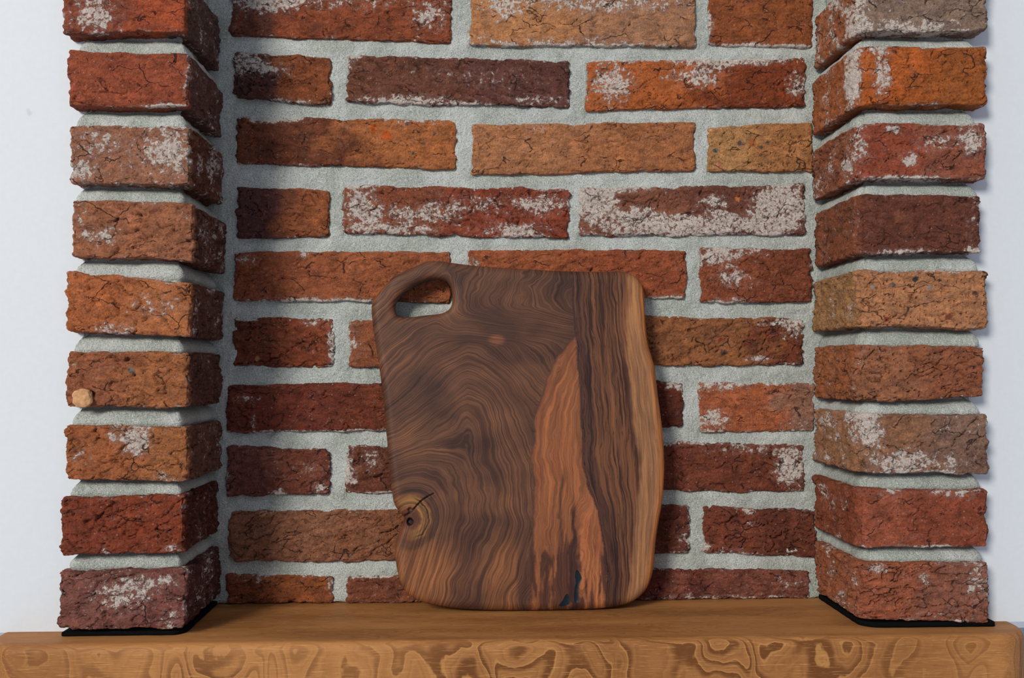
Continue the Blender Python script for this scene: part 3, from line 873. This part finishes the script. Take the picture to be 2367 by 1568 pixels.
def smooth_loop(pts, n):
    """closed Catmull-Rom through pts, resampled evenly"""
    P = np.array(pts, float)
    N = len(P)
    out = []
    for i in range(N):
        p0, p1, p2, p3 = P[i - 1], P[i], P[(i + 1) % N], P[(i + 2) % N]
        for t in np.linspace(0, 1, 12, endpoint=False):
            out.append(0.5 * ((2 * p1) + (-p0 + p2) * t + (2 * p0 - 5 * p1 + 4 * p2 - p3) * t * t + (-p0 + 3 * p1 - 3 * p2 + p3) * t ** 3))
    out = np.array(out)
    seg = np.linalg.norm(np.roll(out, -1, 0) - out, axis=1)
    cum = np.concatenate([[0], np.cumsum(seg)])
    s = np.linspace(0, cum[-1], n, endpoint=False)
    out = np.vstack([out, out[:1]])
    return np.stack([np.interp(s, cum, out[:, 0]), np.interp(s, cum, out[:, 1])], 1)


# board plane: leans back against the bricks
YB0, YB1, HB = -0.040, -0.0235, 0.325
lean = math.atan2(YB1 - YB0, HB)
nrm = Vector((0, -math.cos(lean), math.sin(lean)))
org = Vector((at(1205, 1414, YB0).x, YB0, ZS))
ex, ez = Vector((1, 0, 0)), Vector((0, math.sin(lean), math.cos(lean)))


def to_board(pts):
    o_ = []
    for x, y in pts:
        dd = ray(x, y)
        t = (org - CAM).dot(nrm) / dd.dot(nrm)
        q_ = CAM + dd * t - org
        o_.append((q_.dot(ex) * 1000, q_.dot(ez) * 1000))
    return np.array(o_)


# linear map mm -> px for laying the figure out (least squares projective fit)
_g1 = np.array([(x, y) for x in np.linspace(850, 1550, 9) for y in np.linspace(590, 1420, 9)])
_g2 = to_board(_g1)
_A = np.stack([np.ones(len(_g2)), _g2[:, 0], _g2[:, 1], _g2[:, 0] ** 2, _g2[:, 0] * _g2[:, 1], _g2[:, 1] ** 2], 1)
_K = np.linalg.lstsq(_A, _g1, rcond=None)[0]


def mm2px(p_):
    return np.stack([np.ones(len(p_)), p_[:, 0], p_[:, 1], p_[:, 0] ** 2, p_[:, 0] * p_[:, 1], p_[:, 1] ** 2], 1) @ _K


LO = to_board(smooth_loop(OUT, 700))
LH = to_board(smooth_loop(HOLE, 160))
LK = to_board(smooth_loop(KNOT, 110))
LR = [to_board(smooth_loop(q_, 36)) for q_ in RESIN]


def inside(P_, L):
    x, y = P_[:, 0], P_[:, 1]
    c = np.zeros(len(P_), bool)
    xj, yj = L[-1]
    for xi, yi in L:
        m = ((yi > y) != (yj > y)) & (x < (xj - xi) * (y - yi) / ((yj - yi) + 1e-12) + xi)
        c ^= m
        xj, yj = xi, yi
    return c


def dist(P_, L):
    d_ = np.full(len(P_), 1e9)
    B_ = np.roll(L, -1, 0)
    for a_, b_ in zip(L, B_):
        ab = b_ - a_
        t = np.clip(((P_ - a_) @ ab) / (ab @ ab + 1e-12), 0, 1)
        d_ = np.minimum(d_, np.hypot(P_[:, 0] - a_[0] - t * ab[0], P_[:, 1] - a_[1] - t * ab[1]))
    return d_


TH, RB, RH = 19.0, 7.5, 6.0       # thickness, edge radius, radius around the hand hole (mm)
offs = [0.35, 0.8, 1.4, 2.2, 3.2, 4.4, 5.8, 7.2]


def offset(L, dd, sgn):
    t = np.roll(L, -1, 0) - np.roll(L, 1, 0)
    t /= np.linalg.norm(t, axis=1)[:, None]
    nn = np.stack([-t[:, 1], t[:, 0]], 1)
    return L + nn * dd * sgn


def area2(L):
    return 0.5 * np.sum(L[:, 0] * np.roll(L[:, 1], -1) - np.roll(L[:, 0], -1) * L[:, 1])


pts = []
for L, sg in ((LO, 1 if area2(LO) > 0 else -1), (LH, -1 if area2(LH) > 0 else 1)):
    for dd in offs:
        q_ = offset(L, dd, sg)[::(1 if dd < 3 else 2)]
        ok = (dist(q_, LO) > dd * 0.93) & (dist(q_, LH) > dd * 0.93) & inside(q_, LO) & ~inside(q_, LH)
        pts.append(q_[ok])
x_, y_ = np.meshgrid(np.arange(LO[:, 0].min(), LO[:, 0].max(), 1.25), np.arange(LO[:, 1].min(), LO[:, 1].max(), 1.25))
G = np.stack([x_.ravel(), y_.ravel()], 1) + np.random.RandomState(3).uniform(-.2, .2, (x_.size, 2))
x_, y_ = np.meshgrid(np.arange(LK[:, 0].min() - 1, LK[:, 0].max() + 2, 0.7), np.arange(LK[:, 1].min() - 1, LK[:, 1].max() + 1, 0.7))
G2 = np.stack([x_.ravel(), y_.ravel()], 1) + np.random.RandomState(4).uniform(-.05, .05, (x_.size, 2))
for g_, lim in ((G, 7.9), (G2, 0.9)):
    ok = inside(g_, LO) & ~inside(g_, LH) & (dist(g_, LH) > lim)
    g_ = g_[ok]
    g_ = g_[dist(g_, LO) > lim]
    for q_ in LR + [LK]:
        g_ = g_[dist(g_, q_) > 0.35]
    pts.append(g_)
FREE = np.vstack(pts)
for q_ in LR + [LK]:
    FREE = FREE[dist(FREE, q_) > 0.25]
loops2d = [LO, LH, LR[0], LR[1]]
LKin = LK[inside(LK, LO)]
LKin = LKin[dist(LKin, LO) > 0.6]
allp = np.vstack(loops2d + [LKin, FREE])
edges = []
b0 = 0
for L in loops2d:
    k = len(L)
    edges += [(b0 + i, b0 + (i + 1) % k) for i in range(k)]
    b0 += k
res = delaunay_2d_cdt([Vector(v) for v in allp], edges, [], 0, 1e-6)
PV = np.array([tuple(v) for v in res[0]])
TR = np.array([f for f in res[2] if len(f) == 3])
cen = PV[TR].mean(1)
keep = inside(cen, LO) & ~inside(cen, LH)
TR = TR[keep]
cen = cen[keep]
# orientation: counter clockwise in (x, z) means the normal faces the viewer (-y)
v0, v1, v2 = PV[TR[:, 0]], PV[TR[:, 1]], PV[TR[:, 2]]
cr_ = (v1[:, 0] - v0[:, 0]) * (v2[:, 1] - v0[:, 1]) - (v1[:, 1] - v0[:, 1]) * (v2[:, 0] - v0[:, 0])
TR[cr_ < 0] = TR[cr_ < 0][:, ::-1]
dO, dH = dist(PV, LO), dist(PV, LH)


def dome(dd, R):
    t = np.clip(dd / R, 0, 1)
    return R * (1 - np.sqrt(np.maximum(0, 1 - (1 - t) ** 2)))


sink = np.maximum(dome(dO, RB), dome(dH, RH))
px = mm2px(PV)
X, Y = px[:, 0], px[:, 1]
N2 = lambda sx, sy, o_, k=3: fbm(np.stack([X / sx + o_, Y / sy - o_, np.full(len(X), o_ * 1.7)], 1), k)
# knot pit and its crack are real hollows
dk = np.hypot((X - 947), (Y - 1206) * 1.05) + 1.5 * N2(8, 8, 3)
pit = (1 - sm(5, 10.5, dk)) * 4.5
seg_a, seg_b = np.array([930., 1195.]), np.array([1001., 1139.])
ab = seg_b - seg_a
tt = np.clip(((np.stack([X, Y], 1) - seg_a) @ ab) / (ab @ ab), 0, 1)
_abn = np.array([-ab[1], ab[0]]) / np.linalg.norm(ab)
dc = np.hypot(X - seg_a[0] - tt * ab[0] - _abn[0] * 2.5 * np.sin(tt * 7), Y - seg_a[1] - tt * ab[1] - _abn[1] * 2.5 * np.sin(tt * 7))
crk = (1 - sm(0.8, 3.2 - 1.8 * tt, dc)) * 2.2
d2 = np.hypot(X - 948, (Y - 1178))
pit2 = (1 - sm(3, 7, d2)) * 2.5
fsink = sink + np.maximum(np.maximum(pit, crk), pit2)
for q_ in LR:
    fsink = fsink + 0.35 * inside(PV, q_) * sm(0.0, 0.6, dist(PV, q_))

# ---- figure of the wood, laid out in picture-like coordinates of the board face
# boundary of the striped right-hand zone, of the orange heart wedge, and of the pale sapwood strip
yb = [590, 625, 770, 800, 900, 1000, 1050, 1120, 1180, 1270, 1330, 1420]
xr = [1318, 1320, 1331, 1333, 1341, 1347, 1345, 1358, 1383, 1396, 1403, 1400]
ym = [590, 760, 800, 830, 880, 950, 1000, 1060, 1120, 1200, 1300, 1420]
xm = [1500, 1345, 1308, 1288, 1264, 1240, 1235, 1230, 1241, 1232, 1228, 1224]
ys_ = [590, 640, 800, 950, 1050, 1100, 1200, 1300, 1420]
xs_ = [1462, 1455, 1446, 1458, 1474, 1480, 1468, 1456, 1440]
wob = 5 * N2(40, 40, 9)
bR = np.interp(Y, yb, xr) + 0.6 * wob
bM = np.interp(Y, ym, xm) + wob
bS = np.interp(Y, ys_, xs_) + wob
right_edge = np.interp(Y, [600, 690, 760, 850, 960, 1060, 1160, 1240, 1300, 1414], [1491, 1493, 1497, 1517, 1531, 1539, 1534, 1520, 1515, 1500])
mR = sm(-1.5, 1.5, X - bR)
mM = sm(-2, 2, X - bM) * (1 - mR) * (Y > 765)
mS = sm(-6, 10, X - bS)
# phases (units of 100 px)
ka, kb = np.array([948., 1200.]), np.array([850., 1520.])
kab = kb - ka
kt = np.clip(((np.stack([X, Y], 1) - ka) @ kab) / (kab @ kab), 0, 1)
kd = np.hypot(X - ka[0] - kt * kab[0], Y - ka[1] - kt * kab[1])
hump = 95 * np.exp(-((X - 1085) / 120) ** 2) * np.exp(-((Y - 930) / 150) ** 2)
diag = -0.80 * (X - 1080) * sm(1120, 900, Y) * (X < 1080)
phL = kd - hump + diag * 0.9 + 16 * N2(120, 90, 4, 2) * sm(50, 130, kd) + 3.0 * N2(34, 26, 6, 2) * sm(50, 120, kd) * sm(1250, 1100, Y)
hx_ = np.hypot(X - 985, (Y - 690) * 1.2)
wtop = sm(800, 700, Y) * sm(1000, 1060, X)
phL = phL * (1 - wtop) + wtop * (0.75 * (1.25 * (X - 900) + 0.35 * (Y - 600) + 30 * N2(80, 60, 12)) + 480)
phR = 100 * (X - bR) / np.maximum(right_edge - bR, 30) * 1.45 + 2.5 * N2(30, 90, 14)
phM = (X - bM) * 0.85 + 14 * np.exp(-((X - 1325) / 22) ** 2) * sm(1100, 1300, Y) * 2 + 6 * N2(40, 140, 16)
phase = phL * (1 - mR) * (1 - mM) + phR * mR + phM * mM
along = Y * (mR + mM) + (1 - mR - mM) * (X * sm(1150, 1000, Y) + Y * (1 - sm(1150, 1000, Y)))
# base colours
cL = lin((74, 47, 36)); cL2 = lin((112, 73, 50)); cM = lin((136, 82, 50)); cR = lin((100, 62, 40)); cS = lin((144, 100, 66)); cEdge = lin((176, 110, 60))
ul = lambda v: v[:, None]
gL = np.clip(0.40 + 0.55 * N2(110, 90, 21), 0, 1)
col = ul(1 - gL) * cL + ul(gL) * cL2
lowleft = sm(130, 20, np.hypot(X - 960, (Y - 1330) * 0.8)) + 0.6 * sm(60, 20, np.abs((X - 1175) + (Y - 1300) * 0.12)) * sm(1200, 1280, Y)
col = col * ul(1 - 0.6 * np.clip(lowleft, 0, 1)) + lin((158, 100, 58)) * ul(0.6 * np.clip(lowleft, 0, 1))
spot = sm(26, 8, np.hypot(X - 1148, (Y - 785) * 1.6))
col = col * ul(1 - spot) + lin((126, 78, 52)) * ul(spot)
dr = 0.55 * sm(18, 6, np.abs(X - (1205 + 0.02 * (Y - 1250)))) * sm(1150, 1250, Y)
col = col * ul(1 - dr) + lin((58, 36, 34)) * ul(dr)
md = sm(0.1, 0.7, N2(26, 110, 31))
mcol = cM * ul(1 - 0.35 * md) + lin((110, 54, 34)) * ul(0.35 * md)
streak = sm(9, 2, np.abs(X - (1326 - 0.02 * (Y - 1200) + 7 * N2(20, 60, 33)))) * sm(1130, 1200, Y)
blotch = sm(0.05, 0.35, N2(15, 110, 35) + 0.55 * sm(1210, 1330, Y) - 0.35 * np.abs(X - 1310) / 40)
streak = np.clip(streak + 0.75 * blotch * sm(1180, 1290, Y), 0, 0.92)
st2 = 0.6 * sm(7, 1, np.abs(X - (1302 + 0.10 * (1150 - Y) * (Y < 1200) - 5 + 5 * N2(20, 70, 37)))) * sm(1050, 1120, Y) * sm(1330, 1260, Y)
streak = np.maximum(streak, st2)
mcol = mcol * ul(1 - streak) + lin((48, 28, 28)) * ul(streak)
fl = sm(1330, 1350, X) * sm(1120, 1180, Y)
mcol = mcol * ul(1 + 0.25 * fl)
col = col * ul(1 - mM) + mcol * ul(mM)
pale = np.clip(0.2 + 0.4 * N2(22, 160, 41), 0, 1) * 0.6
rcol = cR * ul(1 - pale) + cL2 * ul(pale)
dkR = 0.55 * sm(26, 8, np.abs(X - (bR + 16)))
rcol = rcol * ul(1 - dkR) + lin((52, 32, 32)) * ul(dkR)
scol = cS * ul(1 - sm(22, 4, right_edge - X)) + cEdge * ul(sm(22, 4, right_edge - X))
rcol = rcol * ul(1 - mS) + scol * ul(mS)
col = col * ul(1 - mR) + rcol * ul(mR)
bd = sm(3.5, 0.5, np.abs(X - bR)) * 0.75
col = col * ul(1 - bd) + lin((44, 28, 30)) * ul(bd)
bm = sm(4, 1, np.abs(X - bM)) * 0.45 * (Y > 765)
col = col * ul(1 - bm) + lin((60, 36, 32)) * ul(bm)
# knot: dark rings with an ochre arc
kr = np.hypot((X - 946) / 0.95, Y - 1197) + 3 * N2(24, 24, 51)
kin = sm(60, 52, kr)
kcol = lin((112, 66, 42)) * np.ones((len(X), 1))
arc = sm(24, 34, kr + 4 * N2(9, 9, 53)) * sm(56, 50, kr) * sm(-40, 10, X - 955 + 0.4 * (1200 - Y))
kcol = kcol * ul(1 - arc) + lin((140, 98, 54)) * ul(arc)
ringd = np.maximum(sm(2.4, 0.8, np.abs(kr - 47)), 0.5 * sm(2.2, 0.6, np.abs(kr - 38 - 2 * N2(12, 12, 57)))) * sm(0, 25, X - 950)
kcol = kcol * ul(1 - ringd) + lin((40, 26, 24)) * ul(ringd)
inn = sm(30, 12, np.hypot(X - 948, Y - 1200))
kcol = kcol * ul(1 - 0.7 * inn) + lin((74, 42, 32)) * ul(0.7 * inn)
col = col * ul(1 - kin) + kcol * ul(kin)
halo = sm(16, 4, np.abs(kr - 64)) * 0.55 * sm(-40, 0, X - 945)
col = col * ul(1 - halo) + lin((52, 34, 30)) * ul(halo)
ck = np.maximum(sm(2.5, 1, dc) * 0.85, sm(10, 6, dk))
col = col * ul(1 - ck) + lin((26, 16, 15)) * ul(ck)
stripe = np.clip(0.62 + 0.38 * mR - 0.30 * mM - 0.60 * mS, 0, 1)
phase_f, along_f = phase / 100, along / 100


def board_mesh(name, tris_f, front_only):
    used, inv = np.unique(tris_f, return_inverse=True)
    t_f = inv.reshape(-1, 3)
    nF = len(used)
    Vf = np.stack([PV[used, 0], -TH / 2 + fsink[used], PV[used, 1]], 1)
    if front_only:
        Vv, T, sel, quads_ = Vf, t_f, used, None
    return Vf, t_f, used


def to_world(Vl):
    """board-local mm (x, depth behind face centre, up) -> metres relative to org, leaning"""
    a_ = np.array(Vl)
    x = a_[:, 0] / 1000
    dep = (a_[:, 1] + TH / 2) / 1000
    up = a_[:, 2] / 1000
    n_ = np.array(nrm); e_ = np.array(ez)
    return np.stack([x, -dep * n_[1] + up * e_[1], -dep * n_[2] + up * e_[2]], 1)


kn = inside(cen, LK)
rs = inside(cen, LR[0]) | inside(cen, LR[1])
main = ~kn & ~rs
# body: front (without knot and resin) + back + rim strips
NV = len(PV)
VF = np.stack([PV[:, 0], -TH / 2 + fsink, PV[:, 1]], 1)
VB = np.stack([PV[:, 0], TH / 2 - sink, PV[:, 1]], 1)
quads_ = []
tree = {}
key = {(round(a_, 4), round(b_, 4)): i for i, (a_, b_) in enumerate(PV)}


def vid(pt):
    k_ = (round(pt[0], 4), round(pt[1], 4))
    if k_ in key:
        return key[k_]
    return int(np.argmin(np.hypot(PV[:, 0] - pt[0], PV[:, 1] - pt[1])))


MIDV = []
extra_src = []
for L in (LO, LH):
    ids = [vid(p_) for p_ in L]
    ccw = area2(L) > 0
    out_ccw = ccw if L is LO else not ccw
    k = len(ids)
    for i in range(k):
        a_, b_ = ids[i], ids[(i + 1) % k]
        q_ = (a_, a_ + NV, b_ + NV, b_)
        quads_.append(q_ if out_ccw else q_[::-1])
VA = np.vstack([VF, VB])
tris_body = np.vstack([TR[main], TR[:, ::-1] + NV])
used, inv = np.unique(np.concatenate([tris_body.ravel(), np.array(quads_).ravel()]), return_inverse=True)
tb = inv[:tris_body.size].reshape(-1, 3)
qb = inv[tris_body.size:].reshape(-1, 4)
Wd = to_world(VA[used])
zmin = Wd[:, 2].min()
lift = Vector((0, 0, -zmin + 0.0002))


def add_attrs(me, ids):
    ids = ids % NV
    attr_color(me, 'tint', np.clip(col[ids], 0.002, 0.9))
    attr_float(me, 'phase', phase_f[ids])
    attr_float(me, 'along', along_f[ids])
    attr_float(me, 'stripe', stripe[ids])


me = make_mesh('cutting_board', Wd, qb, None, tb)
add_attrs(me, used)
board = link('cutting_board', me, M_BOARD, None, org + lift)
tag(board, 'dark walnut cutting board with live edge and hand hole leaning on the bricks', 'cutting board')
for nm, msk, mat, lab in (('knot', kn, M_BOARD, 'round knot with ochre ring, dark pit and crack'),
                          ('resin_inlay', rs, M_RESIN, 'dark blue resin filling the crack at the bottom')):
    u_, iv = np.unique(TR[msk].ravel(), return_inverse=True)
    m2 = make_mesh(nm, to_world(VF[u_]), None, None, iv.reshape(-1, 3))
    if mat is M_BOARD:
        add_attrs(m2, u_)
    o = link(nm, m2, mat, board)
    o['label'] = lab
